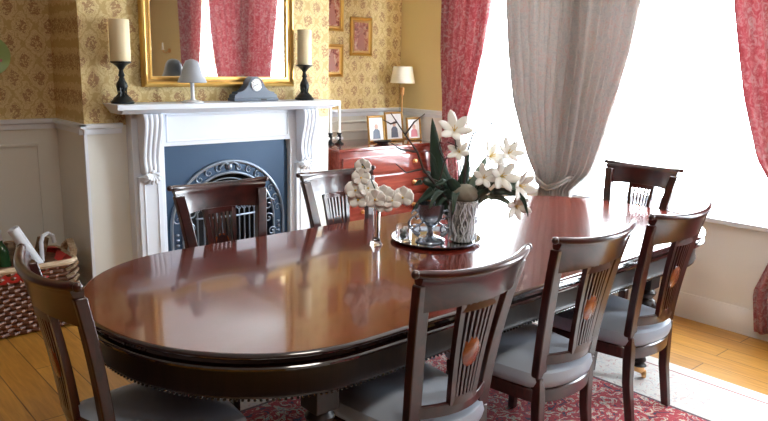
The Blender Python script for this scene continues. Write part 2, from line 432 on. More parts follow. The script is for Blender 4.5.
# ------------------------------------------------------------------ dining table
TY, TB, TA, TX0, TX1 = 2.27, .68, .60, .75, 4.15
def oval(ins, z, n=28):
    a, b = TA-ins, TB-ins; pts = []
    for j in range(n+1):
        t = -pi/2+pi*j/n; pts.append((TX1-TA+a*cos(t), TY+b*sin(t), z))
    for j in range(n+1):
        t = pi/2+pi*j/n; pts.append((TX0+TA+a*cos(t), TY+b*sin(t), z))
    return pts
tb = thing('dining_table', 'long glossy mahogany dining table with rounded ends', 'table')
tt = MB().loft([oval(.014, .743), oval(.003, .7445), oval(0, .749), oval(.002, .754), oval(.008, .7590), oval(.013, .7602)], mi=1)
tt.loft([oval(.0135, .7595), oval(.013, .7607), oval(.020, .7607), oval(.04, .7607)]); tt.build('tabletop', [M['table_top'], M['edge']], tb)
MB().loft([oval(.045, .700), oval(.016, .701), oval(.005, .706), oval(.003, .713), oval(.009, .720), oval(.022, .724), oval(.026, .733), oval(.020, .7425), oval(.05, .7428)]).build('edge_moulding', M['edge'], tb)
MB().loft([oval(.060, .598), oval(.040, .602), oval(.036, .610), oval(.042, .624), oval(.044, .690), oval(.030, .699), oval(.09, .6995)]).build('apron', M['mahogany'], tb)
bd = MB(); ring = oval(.046, .596, 40); acc = 0.0
for p, q in zip(ring, ring[1:]+ring[:1]):
    p, q = Vector(p), Vector(q); L = (q-p).length
    while acc < L:
        c = p+(q-p)*(acc/L); bd.ball(c, .0055, 6, 4); acc += .0185
    acc -= L
bd.build('bead_moulding', M['edge'], tb)
legprof = [(.040, .085), (.024, .10), (.034, .115), (.030, .13), (.022, .14), (.026, .17), (.036, .26), (.048, .36), (.056, .42), (.046, .445), (.030, .455), (.044, .47), (.050, .485), (.040, .50), (.034, .51)]
for lx in (1.27, 3.34):
    for ly in (1.72, 2.82):
        m = MB(); nseg = 32; rings = []
        for r, z in legprof:
            amp = .10 if .16 < z < .43 else 0
            rings.append([(lx+r*(1+amp*cos(8*2*pi*j/nseg))*cos(2*pi*j/nseg), ly+r*(1+amp*cos(8*2*pi*j/nseg))*sin(2*pi*j/nseg), z) for j in range(nseg)])
        m.loft(rings); m.box(lx-.045, lx+.045, ly-.045, ly+.045, .51, .62)
        lg = m.build('leg', M['mahogany'], tb, bevel=.003)
        c = MB(); c.lathe([(.026, .055), (.030, .062), (.028, .088), (.020, .092)], (lx, ly, 0), 16)
        c.tube([(lx, ly, .06), (lx+.012, ly-.012, .05), (lx+.02, ly-.02, .034)], [.016, .014, .010], 10)
        d = MB(); d.v = []; d.lathe([(.004, -.011), (.021, -.010), (.024, 0), (.021, .010), (.004, .011)], (0, 0, 0), 18)
        d.xf(Matrix.Translation((lx+.02, ly-.02, .0365)) @ Matrix.Rotation(radians(35), 4, 'Z') @ Matrix.Rotation(pi/2, 4, 'X'))
        c.add(d.v, d.f)
        c.build('castor', M['brass'], lg)

# ------------------------------------------------------------------ dining chairs
def rect(x, y, z, hw, hd, rot=0.0):
    return [(x+cos(rot)*a*hw-sin(rot)*b*hd, y+sin(rot)*a*hw+cos(rot)*b*hd, z) for a, b in ((-1, -1), (1, -1), (1, 1), (-1, 1))]
ZT = .985
def hw_at(z):     # half distance of the back posts
    t = max(0, (z-.42)/(ZT-.42)); return .168+.062*t**1.5
def yb_at(z):     # depth of the back posts
    t = max(0, (z-.42)/(ZT-.42)); return -.195-.045*t-.05*t*t
def bow(u): return -.058*(1-u*u)      # backward bow between the posts, u in -1..1
def seat_outline(ins, z):
    P = []
    for j in range(9):      # front, bowed
        u = -1+2*j/8; P.append((u*(.245-ins), .225-ins+.018*(1-u*u), z))
    side = [(.238, .12), (.225, .0), (.212, -.10)]
    for x, y in side: P.append((x-ins, y-(ins*.7 if y > .05 else 0), z))
    for j in range(15):     # rounded rear
        t = pi*j/14; P.append(((.205-ins)*cos(t), -.14-(.115-ins)*sin(t)**.8, z))
    for x, y in reversed(side): P.append((-(x-ins), y-(ins*.7 if y > .05 else 0), z))
    return P
def make_chair():
    t = thing('dining_chair', '', 'chair')
    w = M['chair_wood']
    MB().loft([seat_outline(.014, .312), seat_outline(.006, .316), seat_outline(.004, .366), seat_outline(.008, .371)]).build('seat_rail', w, t)
    MB().loft([seat_outline(.012, .371), seat_outline(.002, .380), seat_outline(-.005, .405), seat_outline(.002, .435), seat_outline(.03, .455), seat_outline(.07, .467), seat_outline(.12, .473)]).build('seat', M['leather'], t)
    for s in (-1, 1):
        MB().loft([rect(s*.232, .222, 0, .016, .016), rect(s*.226, .208, .2, .019, .019), rect(s*.220, .20, .32, .023, .023)]).build('leg', w, t, bevel=.004)
        MB().loft([rect(s*.165, -.235, 0, .015, .018), rect(s*.166, -.205, .2, .018, .020), rect(s*.168, -.195, .42, .021, .022)]).build('leg', w, t, bevel=.004)
        rings = [rect(s*hw_at(z), yb_at(z), z, (.027-.004*(z-.42)), .018) for z in [.42+(ZT-.03-.42)*i/8 for i in range(9)]]
        MB().loft(rings).build('back_post', w, t, bevel=.004)
    # crest rail: bowed board, thicker rolled top
    def cr(u, z, th):       # section ring at u
        x = u*(hw_at(ZT)+.018)
        return x
    rings = []
    for i in range(21):
        u = -1+2*i/20; sec = []
        for z, a in ((ZT-.125, .010), (ZT-.03, .011), (ZT-.020, .018), (ZT-.006, .020), (ZT+.002, .014)):
            arch = .012*(1-u*u) if z < ZT-.1 else -.004*(1-u*u)
            sec.append((z+arch, a))
        ring = []
        for z, a in sec: ring.append((u*(hw_at(z)+.018), yb_at(z)+bow(u)-a, z))
        for z, a in reversed(sec): ring.append((u*(hw_at(z)+.018), yb_at(z)+bow(u)+a*.8, z))
        rings.append(ring)
    cm = MB().loft(rings)
    cm.tube([(u*(hw_at(ZT)+.030), yb_at(ZT)+bow(u)-.003, ZT-.006+.016*abs(u)**3) for u in [-1+i/10 for i in range(21)]], [.010]+[.015]*19+[.010], 10)
    for sd in (-1, 1): cm.ball((sd*(hw_at(ZT)+.033), yb_at(ZT)-.003, ZT+.009), .014, 10, 8)
    cm.build('crest_rail', w, t)
    m = MB(); rings = []
    for i in range(13):
        u = -1+2*i/12; ring = []
        for z, a in ((.470, -.011), (.515, -.011), (.515, .009), (.470, .009)): ring.append((u*hw_at(z), yb_at(z)+bow(u)*.9-a*-1, z))
        rings.append(ring)
    m.loft(rings).build('lower_rail', w, t, bevel=.003)
    # splat: frame with five reeds
    m = MB(); z0, z1 = .508, ZT-.115
    def bar(x0, x1, hwx, hd):
        rings = []
        for i in range(7):
            k = i/6; z = z0+(z1-z0)*k; x = x0+(x1-x0)*k; u = x/hw_at(z)
            rings.append(rect(x, yb_at(z)+bow(u), z, hwx, hd))
        m.loft(rings)
    for s in (-1, 1): bar(s*.050, s*.078, .011, .010)
    for i in range(5):
        q = (i-2)/3.1; bar(q*.050, q*.075, .0048, .007)
    for s, zz in ((0, z0+.012), (1, z1-.012)):
        rings = []
        wd = .058 if s == 0 else .086
        for i in range(7):
            x = (-1+2*i/6)*wd; u = x/hw_at(zz)
            rings.append([(x, yb_at(zz)+bow(u)-.009, zz-.014), (x, yb_at(zz)+bow(u)+.009, zz-.014), (x, yb_at(zz)+bow(u)+.009, zz+.014), (x, yb_at(zz)+bow(u)-.009, zz+.014)])
        m.loft(rings)
    fz = .69; q_ = MB().lathe([(.001, 0), (.034, 0), (.034, .004), (.001, .004)], n=24, sy=1.35).xf(Matrix.Translation((0, yb_at(fz)-.052, fz)) @ Matrix.Rotation(pi/2+.15, 4, 'X')); m.add(q_.v, q_.f)
    sp = m.build('splat', w, t)
    zz = .69
    d = MB().lathe([(.002, -.002), (.040, -.002), (.040, .008), (.036, .011), (.002, .012)], (0, 0, 0), 24, sy=1.35)
    d.xf(Matrix.Translation((0, yb_at(zz)-.055, zz)) @ Matrix.Rotation(pi/2+.15, 4, 'X')).build('medallion', M['inlay'], sp)
    return t
proto = make_chair()
CH = [('dining chair nearest the camera, its carved back cutting across the table edge', 1.65, 1.71, 0),
      ('dining chair on the near side of the table, between two others', 2.33, 1.71, 0),
      ('dining chair on the near side closest to the window wall, brass castor beside its legs', 3.0, 1.71, 0),
      ('dining chair on the far side directly before the fireplace', 1.70, 2.84, pi),
      ('dining chair on the far side behind the white orchids', 2.43, 2.84, pi),
      ('dining chair at the window end of the table', 3.98, 2.31, pi/2),
      ('dark dining chair at the rounded end of the table beside the basket', .90, 2.18, -pi/2)]
for i, (lab, x, y, r) in enumerate(CH):
    c = proto if i == 0 else copy_tree(proto)
    onrug = False
    c.location = (x, y, .012 if 1.3 < x-.2 and x+.2 < 3.6 else 0.0); c.rotation_euler = (0, 0, r); tag(c, lab, 'chair', 'dining chairs around the table')

# ------------------------------------------------------------------ fireplace
FC = 2.41
fp = thing('fireplace', 'white fireplace surround with carved corbels and blue black cast iron insert', 'fireplace', (FC, YF, 0))
def at(mb): return mb     # local coords: x relative to FC, y relative to YF (negative = into the room)
w = M['mantel_white']
# shelf
sh = MB(); prof = [(0, 1.275), (-.165, 1.275), (-.185, 1.283), (-.20, 1.297), (-.225, 1.300), (-.235, 1.305), (-.235, 1.330), (-.230, 1.335), (0, 1.335)]
def shelf_ring(x, k): return [(x, y, z) for y, z in prof]
rings = []
for x, ins in ((-.815, 1), (.815, 1)):
    rings.append([(x-(0.045 if z < 1.299 else 0)*(1 if x > 0 else -1), y, z) for y, z in prof])
sh.loft(rings); sh.build('mantel_shelf', w, fp)
# frieze
fr = MB().box(-.68, .68, -.085, 0, 1.06, 1.275)
fr.box(-.46, .46, -.093, -.084, 1.25, 1.262).box(-.46, .46, -.093, -.084, 1.085, 1.097).box(-.46, -.448, -.093, -.084, 1.09, 1.26).box(.448, .46, -.093, -.084, 1.09, 1.26)
fr.build('frieze', w, fp, bevel=.003, smooth=False)
for s in (-1, 1):
    j = MB()
    x0, x1 = (s*.475, s*.68) if s > 0 else (s*.68, s*.475)
    j.box(x0, x1, -.085, 0, 0, 1.06)
    px0, px1 = (s*.508, s*.662) if s > 0 else (s*.662, s*.508)
    j.box(px0, px1, -.118, -.084, .16, .885); j.box(px0-.012, px1+.012, -.13, -.084, 0, .16)
    j.box(px0+.03, px0+.036, -.124, -.117, .2, .84).box(px1-.036, px1-.03, -.124, -.117, .2, .84)
    j.box(px0+.03, px1-.03, -.124, -.117, .2, .206).box(px0+.03, px1-.03, -.124, -.117, .834, .84)
    pj = j.build('jamb', w, fp, bevel=.003, smooth=False)
    cb = MB(); cxm = s*.583
    # scrolled corbel: S profile in y z, grooved in x
    sp = [(1.275, .088), (1.26, .10), (1.235, .105), (1.20, .10), (1.15, .088), (1.10, .072), (1.05, .058), (1.0, .05), (.965, .052), (.94, .060), (.915, .056), (.90, .04)]
    nx = 25; vs = []
    def P(u, v):
        k = v*(len(sp)-1); i = min(int(k), len(sp)-2); q = k-i
        z = sp[i][0]+(sp[i+1][0]-sp[i][0])*q; o = sp[i][1]+(sp[i+1][1]-sp[i][1])*q
        hw = .066-.012*v; g = .010*abs(sin(u*pi*4))**.6
        edge = 0 if 0.02 < u < .98 else -o*.9
        return (cxm+(u-.5)*2*hw, -.085-o-g-edge, z)
    cb.grid(P, 24, 22)
    # side walls
    for sd in (0, 1):
        pts = [P(.03+.94*sd, v/22) for v in range(23)]
        pts2 = [(p[0], -.08, p[2]) for p in pts]
        o = len(cb.v); cb.v += pts+pts2; cb.f += [(o+i, o+i+1, o+24+i, o+23+i) for i in range(22)]; cb.mi += [0]*22
    cb.build('corbel', w, fp)
    sh2 = MB()
    for k in range(7):
        a = radians(-90+(k-3)*24); r = .068
        e = (cxm+cos(a)*r, -.132, .905+sin(a)*r)
        sh2.tube([(cxm, -.135, .912), (cxm+cos(a)*r*.6, -.146, .905+sin(a)*r*.6), e], [.006, .013, .009], 8)
    sh2.ball((cxm, -.14, .918), (.020, .016, .016)); sh2.build('shell_carving', w, fp)
# cast iron insert
ins = MB(); AX, AZ, AR = 0.0, .50, .345
# plate with arched hole : strips between outer rectangle and arch
L, R_, T = -.475, .475, 1.06
n = 32; arch = [(AX+AR*cos(pi*i/n), AZ+AR*sin(pi*i/n)) for i in range(n+1)]
arch = [(AX+AR, 0.0)]+arch+[(AX-AR, 0.0)]
outer = [(R_, 0.0)]
for i in range(n+1):
    a = pi*i/n; ca, sa = cos(a), sin(a)
    k = min((R_/abs(ca)) if abs(ca) > 1e-6 else 9, ((T-AZ)/sa) if sa > 1e-6 else 9)
    outer.append((AX+k*ca, AZ+k*sa))
outer.append((L, 0.0))
for yy, flip in ((-.045, False), (-.02, True)):
    vs = [(x, yy, z) for x, z in arch]+[(x, yy, z) for x, z in outer]; m_ = len(arch)
    ins.add(vs, [(i, i+1, m_+i+1, m_+i) for i in range(m_-1)])
vs = [(x, -.045, z) for x, z in arch]+[(x, .02, z) for x, z in arch]
ins.add(vs, [(i, i+1, m_+i+1, m_+i) for i in range(m_-1)])
fi = ins.build('iron_plate', M['iron'], fp)
def arc_tube(mb, r, rad, y, z0=.18, n=40):
    pts = [(r, y, z0)]+[(r*cos(pi*i/n), y, AZ+r*sin(pi*i/n)) for i in range(n+1)]+[(-r, y, z0)]
    mb.tube(pts, rad, 8)
m = MB(); arc_tube(m, .430, .012, -.05); arc_tube(m, .352, .009, -.05); m.build('arch_moulding', M['iron_edge'], fp)
m = MB(); arc_tube(m, .31, .004, -.02)
# relief round the arch: leaf scrolls and crowning ornament
for i in range(-7, 8):
    a = pi/2+i*.20; r = .391
    cxp, czp = r*cos(a), AZ+r*sin(a)
    sc = 1.0
    pts = []
    for k in range(14):
        th = k*.55; rr = .030*(1-k/15); pts.append((cxp+cos(a+th)*rr, -.05, czp+sin(a+th)*rr))
    m.tube(pts, [.005*(1-k/18) for k in range(14)], 6)
m.ball((0, -.055, AZ+.392), (.020, .014, .024)); 
for s in (-1, 1):
    m.tube([(0, -.052, AZ+.40), (s*.03, -.056, AZ+.425), (s*.06, -.055, AZ+.405), (s*.075, -.052, AZ+.38)], [.006, .009, .007, .004], 8)
    for k in range(8):
        m.ball((s*.391, -.05, .22+k*.035), (.014, .010, .010), 8, 6)
m.build('relief_ornament', M['iron_edge'], fp)
# firebox
fb = MB(); dpt = .30
vs = [(x*.98, .0, z) for x, z in arch]+[(x*.75, dpt, z*.9) for x, z in arch]
fb.add(vs, [(i, i+1, m_+i+1, m_+i) for i in range(m_-1)])
fb.add([(x*.75, dpt, z*.9) for x, z in arch], [tuple(range(m_))])
fb.build('firebox', M['soot'], fp)
# grate front: bars topped with curling scrolls
g = MB()
for z in (.20, .56): g.tube([(-.26, -.06, z), (-.13, -.09, z), (.0, -.10, z), (.13, -.09, z), (.26, -.06, z)], .007, 8)
for i in range(-6, 7):
    x = i*.042; y = -.10+.04*(x/.26)**2
    g.tube([(x, y, .10), (x, y, .62)], .0055, 8)
    for s in (-1, 1):
        pts = [(x+s*(.0+.018*sin(k*.55)), y, .60+.03*(1-cos(k*.55))) for k in range(9)]
        g.tube(pts, .003, 6)
for s in (-1, 1):
    for (ox, oz, rr) in ((.30, .60, .055), (.30, .50, .04), (.33, .40, .035)):
        pts = [(s*(ox+rr*(1-k/22)*cos(k*.42)), -.062, oz+rr*(1-k/22)*sin(k*.42)) for k in range(20)]
        g.tube(pts, .0045, 6)
g.build('grate', M['iron_edge'], fp)
MB().box(-.50, .50, -.42, -.13, 0.0, .03).build('hearth', M['slate'], fp, bevel=.004, smooth=False)

# ------------------------------------------------------------------ mirror above the mantel
mr = thing('mirror', 'large rectangular mirror in a gilt frame above the mantelpiece', 'mirror', (2.39, YF-.015, 1.43))
mw_, mh = .555, .92
def frame_ring(mb, w0, h0, w1, h1, y0, y1, mi=0, cz=0):
    """mitred frame between outer half width w0 and inner w1, z from 0"""
    o = [(-w0, h0[0]), (w0, h0[0]), (w0, h0[1]), (-w0, h0[1])]; i_ = [(-w1, h1[0]), (w1, h1[0]), (w1, h1[1]), (-w1, h1[1])]
    mb.loft([[(x, y0, z) for x, z in o], [(x, y1, z) for x, z in i_]], cap=False, mi=mi)
def frame_profile(mb, W, H, prof, mi=0):
    """prof: (inset, y) pairs, closed loft around frame"""
    rings = []
    for sx, sz in ((-1, 0), (1, 0), (1, 1), (-1, 1)):
        rings.append([(sx*(W-ins), y, ins if sz == 0 else H-ins) for ins, y in prof])
    n = len(prof); vs = [p for r in rings for p in r]; fs = []
    for i in range(4):
        a = i*n; b = ((i+1) % 4)*n
        for j in range(n): k = (j+1) % n; fs.append((a+j, a+k, b+k, b+j))
    mb.add(vs, fs, mi)
m = MB(); frame_profile(m, mw_, mh, [(0, 0), (0, -.030), (.006, -.040), (.018, -.044), (.028, -.036), (.034, -.026), (.044, -.024), (.050, -.030), (.060, -.030), (.066, -.018), (.066, 0)])
m.build('frame', M['gold'], mr, smooth=False)
m = MB(); frame_profile(m, mw_-.0335, mh-.067+.0, [(0, -.0262), (0, -.0275), (.012, -.0275), (.012, -.0235)], 0); m.xf(Matrix.Translation((0, 0, .0335))).build('frame_line', M['gold_dark'], mr, smooth=False)
MB().box(-mw_+.06, mw_-.06, -.012, -.006, .06, mh-.06).build('mirror_glass', M['mirror'], mr, smooth=False)
mr.rotation_euler = (radians(0.0), 0, 0)

# ------------------------------------------------------------------ things on the mantel
MZ = 1.336
def candleholder(x, y, label, cr=.05):
    t = thing('candle_holder', label, 'candle holder', (x, y, MZ), 0, 'black candle holders on the mantelpiece')
    prof = [(.066, 0), (.068, .012), (.056, .022), (.050, .034), (.034, .044), (.020, .055), (.016, .07), (.026, .082), (.034, .10), (.030, .12), (.018, .14), (.013, .155), (.020, .165), (.016, .175), (.012, .195), (.022, .212), (.030, .22), (.045, .232), (.058, .238), (.060, .246), (.02, .248)]
    MB().lathe(prof, n=24).build('stem', M['black_iron'], t)
    m = MB()
    for k in range(8):
        a = k*pi/4; m.tube([(.050*cos(a), .050*sin(a), .022), (.024*cos(a), .024*sin(a), .055), (.028*cos(a), .028*sin(a), .10), (.014*cos(a), .014*sin(a), .15)], [.006, .004, .006, .002], 6)
    m.build('fluting', M['black_iron'], t)
    c = thing('pillar_candle', label.replace('black candle holder', 'cream pillar candle'), 'candle', (x, y, MZ+.2485), 0, 'cream pillar candles on the mantelpiece')
    MB().lathe([(cr-.001, 0), (cr, .002), (cr, .235), (cr-.003, .240), (cr-.012, .233), (.005, .230)], n=24).build('wax', M['wax'], c)
    MB().tube([(0, 0, .229), (.001, 0, .242)], .0015, 6).build('wick', M['black'], c)
candleholder(1.68, 4.26, 'black candle holder at the left end of the mantelpiece', .058)
candleholder(3.00, 4.26, 'black candle holder at the right end of the mantelpiece beside the clock')
t = thing('table_lamp', 'small white table lamp with grey glass shade on the mantel', 'lamp', (2.105, 4.205, MZ))
MB().lathe([(.068, 0), (.070, .006), (.055, .012), (.018, .018), (.012, .03), (.012, .15), (.016, .155), (.010, .165)], n=24).build('base', M['white_paint'], t)
MB().lathe([(.088, .125), (.090, .128), (.080, .15), (.066, .175), (.058, .205), (.050, .235), (.036, .258), (.012, .268), (.010, .262), (.034, .252), (.046, .23), (.054, .2), (.062, .172), (.084, .13)], n=28, cap=False).build('lamp_shade', M['shade_grey'], t)
t = thing('mantel_clock', 'blue grey hump backed mantel clock with white dial', 'clock', (2.585, 4.27, MZ))
half = [(0, .163), (.012, .162), (.028, .156), (.042, .145), (.053, .128), (.063, .108), (.076, .088), (.094, .073), (.115, .064), (.140, .060), (.146, .048), (.160, .044), (.165, .034)]
pts = [(-x, z) for x, z in reversed(half)]+half[1:]
poly = [(-.165, .018)]+pts+[(.165, .018)]
m = MB().prism(poly, 'y', -.038, .038); m.build('case', M['slate'], t, smooth=False)
MB().box(-.172, .172, -.046, .046, 0, .020).build('plinth', M['slate'], t, bevel=.003, smooth=False)
d = MB().lathe([(.001, 0), (.040, 0), (.040, .004), (.036, .006), (.001, .006)], n=28)
dl = d.xf(Matrix.Translation((0, -.0375, .108)) @ Matrix.Rotation(pi/2, 4, 'X')).build('dial', M['dial'], t)
d = MB().tube([(.041*cos(2*pi*k/28), -.042, .108+.041*sin(2*pi*k/28)) for k in range(28)], .003, 6, closed=True); d.build('bezel', M['silver'], dl)
m = MB()
for k in range(12):
    a = k*pi/6; m.box(-.0012, .0012, -.0004, .0004, .026, .033); 
    vs = m.v[-8:]; m.v[-8:] = [tuple(Matrix.Rotation(a, 3, 'Y') @ Vector(p)) for p in vs]
for a, l in ((radians(60), .018), (radians(-110), .027)):
    m.box(-.0013, .0013, -.0004, .0004, 0, l); vs = m.v[-8:]; m.v[-8:] = [tuple(Matrix.Rotation(a, 3, 'Y') @ Vector(p)) for p in vs]
m.xf(Matrix.Translation((0, -.0445, .108))).build('hands', M['black'], dl, smooth=False)
MB().box(.030, .075, -.048, -.046, .004, .016).build('plaque', M['black'], t, smooth=False)

# ------------------------------------------------------------------ pictures on the alcove wall
def picture(x, z, w, h, label, seed):
    t = thing('framed_picture', label, 'picture', (x, YB-.001, z), 0, 'gilt framed pictures in the right alcove')
    m = MB(); frame_profile(m, w/2, h, [(0, 0), (0, -.018), (.006, -.022), (.014, -.018), (.020, -.014), (.024, -.008), (.024, 0)]); m.build('frame', M['gold_dark'] if False else M['gold'], t, smooth=False)
    MB().box(-w/2+.02, w/2-.02, -.008, -.003, .02, h-.02).build('mount', M['mat_board'] if False else M['gold_dark'], t, smooth=False)
    k = .042; q = MB().box(-w/2+k, w/2-k, -.011, -.008, k, h-k, 0)
    # a standing figure shape inside the print
    q.lathe([(.001, -.002), (.03, -.002), (.03, 0), (.001, 0)], n=14, mi=1)
    vs = q.v[-56:]; q.v[-56:] = [(p[0]*.6, -.0112+p[2]*.3, h*.66+p[1]*.7) for p in vs]
    q.prism([(-.045, k+.01), (.045, k+.01), (.03, h*.45), (.018, h*.6), (-.018, h*.6), (-.03, h*.45)], 'y', -.0125, -.011, 1)
    q.build('print', [picture_mat('old print', seed), M['print_figure']], t, smooth=False)
picture(3.70, 1.86, .235, .30, 'gilt framed picture, upper of the two beside the chimney breast', 1)
picture(3.70, 1.485, .235, .27, 'gilt framed picture, lower of the two beside the chimney breast', 5)
picture(4.015, 1.665, .235, .32, 'gilt framed picture hanging alone nearer the room corner', 9)
t = thing('wall_plate', 'green glazed plate with pink flower on the left wallpaper', 'plate', (1.115, YB-.001, 1.60))
m = MB().lathe([(.02, 0), (.06, .003), (.105, .016), (.118, .022), (.118, .025), (.10, .020), (.06, .008), (.002, .006)], n=36)
m.xf(Matrix.Rotation(pi/2, 4, 'X')).build('plate', M['green_plate'], t)
m = MB()
for k in range(6):
    a = k*pi/3; m.ball((.028*cos(a), -.009, .028*sin(a)), (.02, .004, .02), 10, 6)
m.ball((0.07, -.011, -.03), (.018, .003, .01)); m.build('flower_motif', M['pink'], t)

# wall sconce and picture seen only in the mirror
t = thing('wall_sconce', 'brass candle sconce on the yellow wall, seen in the mirror', 'wall light', (XR-.001, -.95, 1.72))
MB().lathe([(.001, 0), (.03, 0), (.034, .006), (.02, .012), (.001, .014)], n=20, sy=1.6).xf(Matrix.Rotation(-pi/2, 4, 'Y')).build('backplate', M['brass'], t)
MB().tube([(-.01, 0, 0), (-.05, 0, -.03), (-.09, 0, -.02), (-.10, 0, .01)], .006, 8).build('arm', M['brass'], t)
MB().lathe([(.02, 0), (.022, .006), (.011, .01), (.010, .09), (.002, .095)], (-.10, 0, .01), 14).build('candle', M['white_wax'], t)

# ------------------------------------------------------------------ sideboard in the right alcove
sx0, sx1, sy0, sy1, sh_ = 3.365, 4.43, 4.315, 4.855, .948
t = thing('sideboard', 'red mahogany chest of drawers in the right alcove', 'sideboard', ((sx0+sx1)/2, (sy0+sy1)/2, 0))
hw, hd = (sx1-sx0)/2, (sy1-sy0)/2
MB().box(-hw+.02, hw-.02, -hd+.025, hd, .08, sh_-.028).build('body', M['side_wood'], t, bevel=.004, smooth=False)
MB().box(-hw, hw, -hd, hd, sh_-.028, sh_).build('top', M['side_wood'], t, bevel=.008, smooth=False)
MB().box(-hw+.01, hw-.01, -hd+.012, hd, .0, .10).build('plinth', M['side_wood'], t, bevel=.006, smooth=False)
zz = [.12, .33, .53, .72, .885]
for a, b in zip(zz, zz[1:]):
    d = MB().box(-hw+.045, hw-.045, -hd+.010, -hd+.03, a+.012, b-.012).build('drawer', M['side_wood'], t, bevel=.006, smooth=False)
    for s in (-1, 1):
        MB().lathe([(.004, 0), (.018, .003), (.012, .010), (.008, .014), (.016, .022), (.016, .028), (.002, .032)], n=16).xf(Matrix.Translation((s*.28, -hd+.012, (a+b)/2)) @ Matrix.Rotation(pi/2, 4, 'X')).build('knob', M['brass'], d)
def photo(x, y, w, h, label, kind, rz=0):
    t = thing('photo_frame', label, 'photo frame', (x, y, sh_), rz, 'photo frames on the sideboard')
    tl = Matrix.Translation((0, 0, .001)) @ Matrix.Rotation(radians(-8), 4, 'X')
    m = MB(); frame_profile(m, w/2, h, [(0, 0), (0, -.010), (.006, -.014), (.014, -.012), (.018, -.006), (.018, 0)]); m.xf(tl).build('frame', M['gold_dark'], t, smooth=False)
    m = MB().box(-w/2+.016, w/2-.016, -.006, -.002, .016, h-.016, 0)
    hh = h
    m.prism([(-.040, .03), (.040, .03), (.034, hh*.42), (.014, hh*.5), (-.014, hh*.5), (-.034, hh*.42)], 'y', -.008, -.006, 1)
    m.prism([(.018*cos(a*pi/6), hh*.58+.022*sin(a*pi/6)) for a in range(12)], 'y', -.0085, -.006, 2)
    m.xf(tl).build('photograph', [M['mat_board'], M['photo_dark'] if kind == 0 else M['photo_red'], M['skin_tone']], t, smooth=False)
    MB().prism([(0, 0), (.07, 0), (.028, h*.6)], 'x', -.008, .008).xf(Matrix.Identity(4)).build('easel_back', M['black'], t, smooth=False)
photo(3.955, 4.56, .185, .225, 'small gilt photo frame on the left of the sideboard row', 0)
photo(4.17, 4.57, .21, .25, 'tallest gilt photo frame, in the middle of the sideboard row', 0)
photo(4.365, 4.53, .17, .20, 'small photo frame with rose dressed figure beside the curtain', 1)
t = thing('table_lamp', 'slim brass table lamp with cream shade on the sideboard', 'lamp', (4.365, 4.70, sh_))
MB().lathe([(.06, 0), (.062, .01), (.03, .02), (.010, .03), (.007, .06), (.007, .38), (.012, .385), (.018, .40), (.018, .45), (.008, .455)], n=20).build('lamp_stand', M['brass'], t)
MB().lathe([(.108, .49), (.110, .492), (.084, .635), (.081, .635), (.106, .492)], n=28, cap=False).build('lamp_shade', M['lampshade'], t)
t = thing('dish', 'small dark oval dish before the photo frames', 'dish', (3.93, 4.46, sh_))
MB().lathe([(.05, 0), (.055, .004), (.09, .022), (.092, .026), (.086, .022), (.04, .008), (.002, .007)], n=24, sy=.6).build('dish', M['black_iron'], t)
# two small candlesticks with tapers
for i, (x, y) in enumerate(((3.515, 4.63), (3.60, 4.62))):
    lab = ('black and white candlestick on the sideboard nearest the fireplace', 'black and white candlestick on the sideboard, nearer the photo frames')[i]
    t = thing('candlestick', lab, 'candlestick', (x, y, sh_), 0, 'candlesticks on the sideboard')
    MB().lathe([(.036, 0), (.038, .008), (.020, .018), (.012, .03), (.022, .045), (.026, .055), (.012, .07), (.014, .08), (.02, .085), (.02, .095), (.005, .096)], n=18).build('stick', M['black_iron'], t)
    m = MB()
    for k in range(4):
        a = k*pi/2+.4; m.ball((.026*cos(a), .026*sin(a), .05), (.012, .012, .014), 8, 6)
    m.build('porcelain_flowers', M['dial'], t)
    c = thing('taper_candle', lab.replace('black and white candlestick', 'white taper candle in the candlestick'), 'candle', (x, y, sh_+.0965), 0, 'taper candles on the sideboard')
    MB().lathe([(.011, 0), (.010, .22), (.004, .235)], n=12).build('wax', M['white_wax'], c)
    MB().tube([(0, 0, .234), (0, 0, .255)], .002, 6).build('wick', M['black'], c)

# ------------------------------------------------------------------ wicker basket and what is in it
bx, by = 1.05, 4.53
t = thing('log_basket', 'rectangular wicker log basket with red lining by the left alcove', 'basket', (bx, by, 0))
hw, hd, H = .33, .21, .40
def brect(k, z, n=14):
    """rounded rectangle ring"""
    pts = []; a, b, r = hw*k, hd*k, .07
    for (sx, sy, a0) in ((1, 1, 0), (-1, 1, pi/2), (-1, -1, pi), (1, -1, 3*pi/2)):
        for i in range(5):
            th = a0+pi/2*i/4; pts.append((sx*(a-r)+r*cos(th), sy*(b-r)+r*sin(th), z))
    return pts
inner = MB().loft([brect(.90, .01), brect(.97, H-.02)], cap=True); inner.build('basket_wall', M['wicker'], t)
wv = MB(); ringn = 20
base = brect(1.0, 0)
def dense(k, z):
    r = brect(k, z); out = []
    for p, q in zip(r, r[1:]+r[:1]):
        p, q = Vector(p), Vector(q); s = max(1, int((q-p).length/.03))
        out += [p+(q-p)*i/s for i in range(s)]
    return out
rows = 15
for r in range(rows):
    z = .02+(H-.04)*r/(rows-1); k = .93+.06*z/H; pts = dense(k, z); L = len(pts); o = []
    for i, p in enumerate(pts):
        c = Vector((0, 0, p.z)); dr = Vector((p.x, p.y, 0)).normalized(); o.append(p+dr*(.009*(1 if (i+r) % 2 else -1)))
    wv.tube(o, .012, 6, closed=True)
wv.build('weave', M['wicker'], t)
m = MB(); m.tube(dense(1.0, H), .018, 8, closed=True); m.build('rim', M['wicker_pale'], t)
m = MB(); a = dense(.98, H+.012); b = dense(1.04, H-.07); m.loft([dense(.90, H-.03), a, b], cap=False); m.build('lining', M['red_cloth'], t, solid=.004)
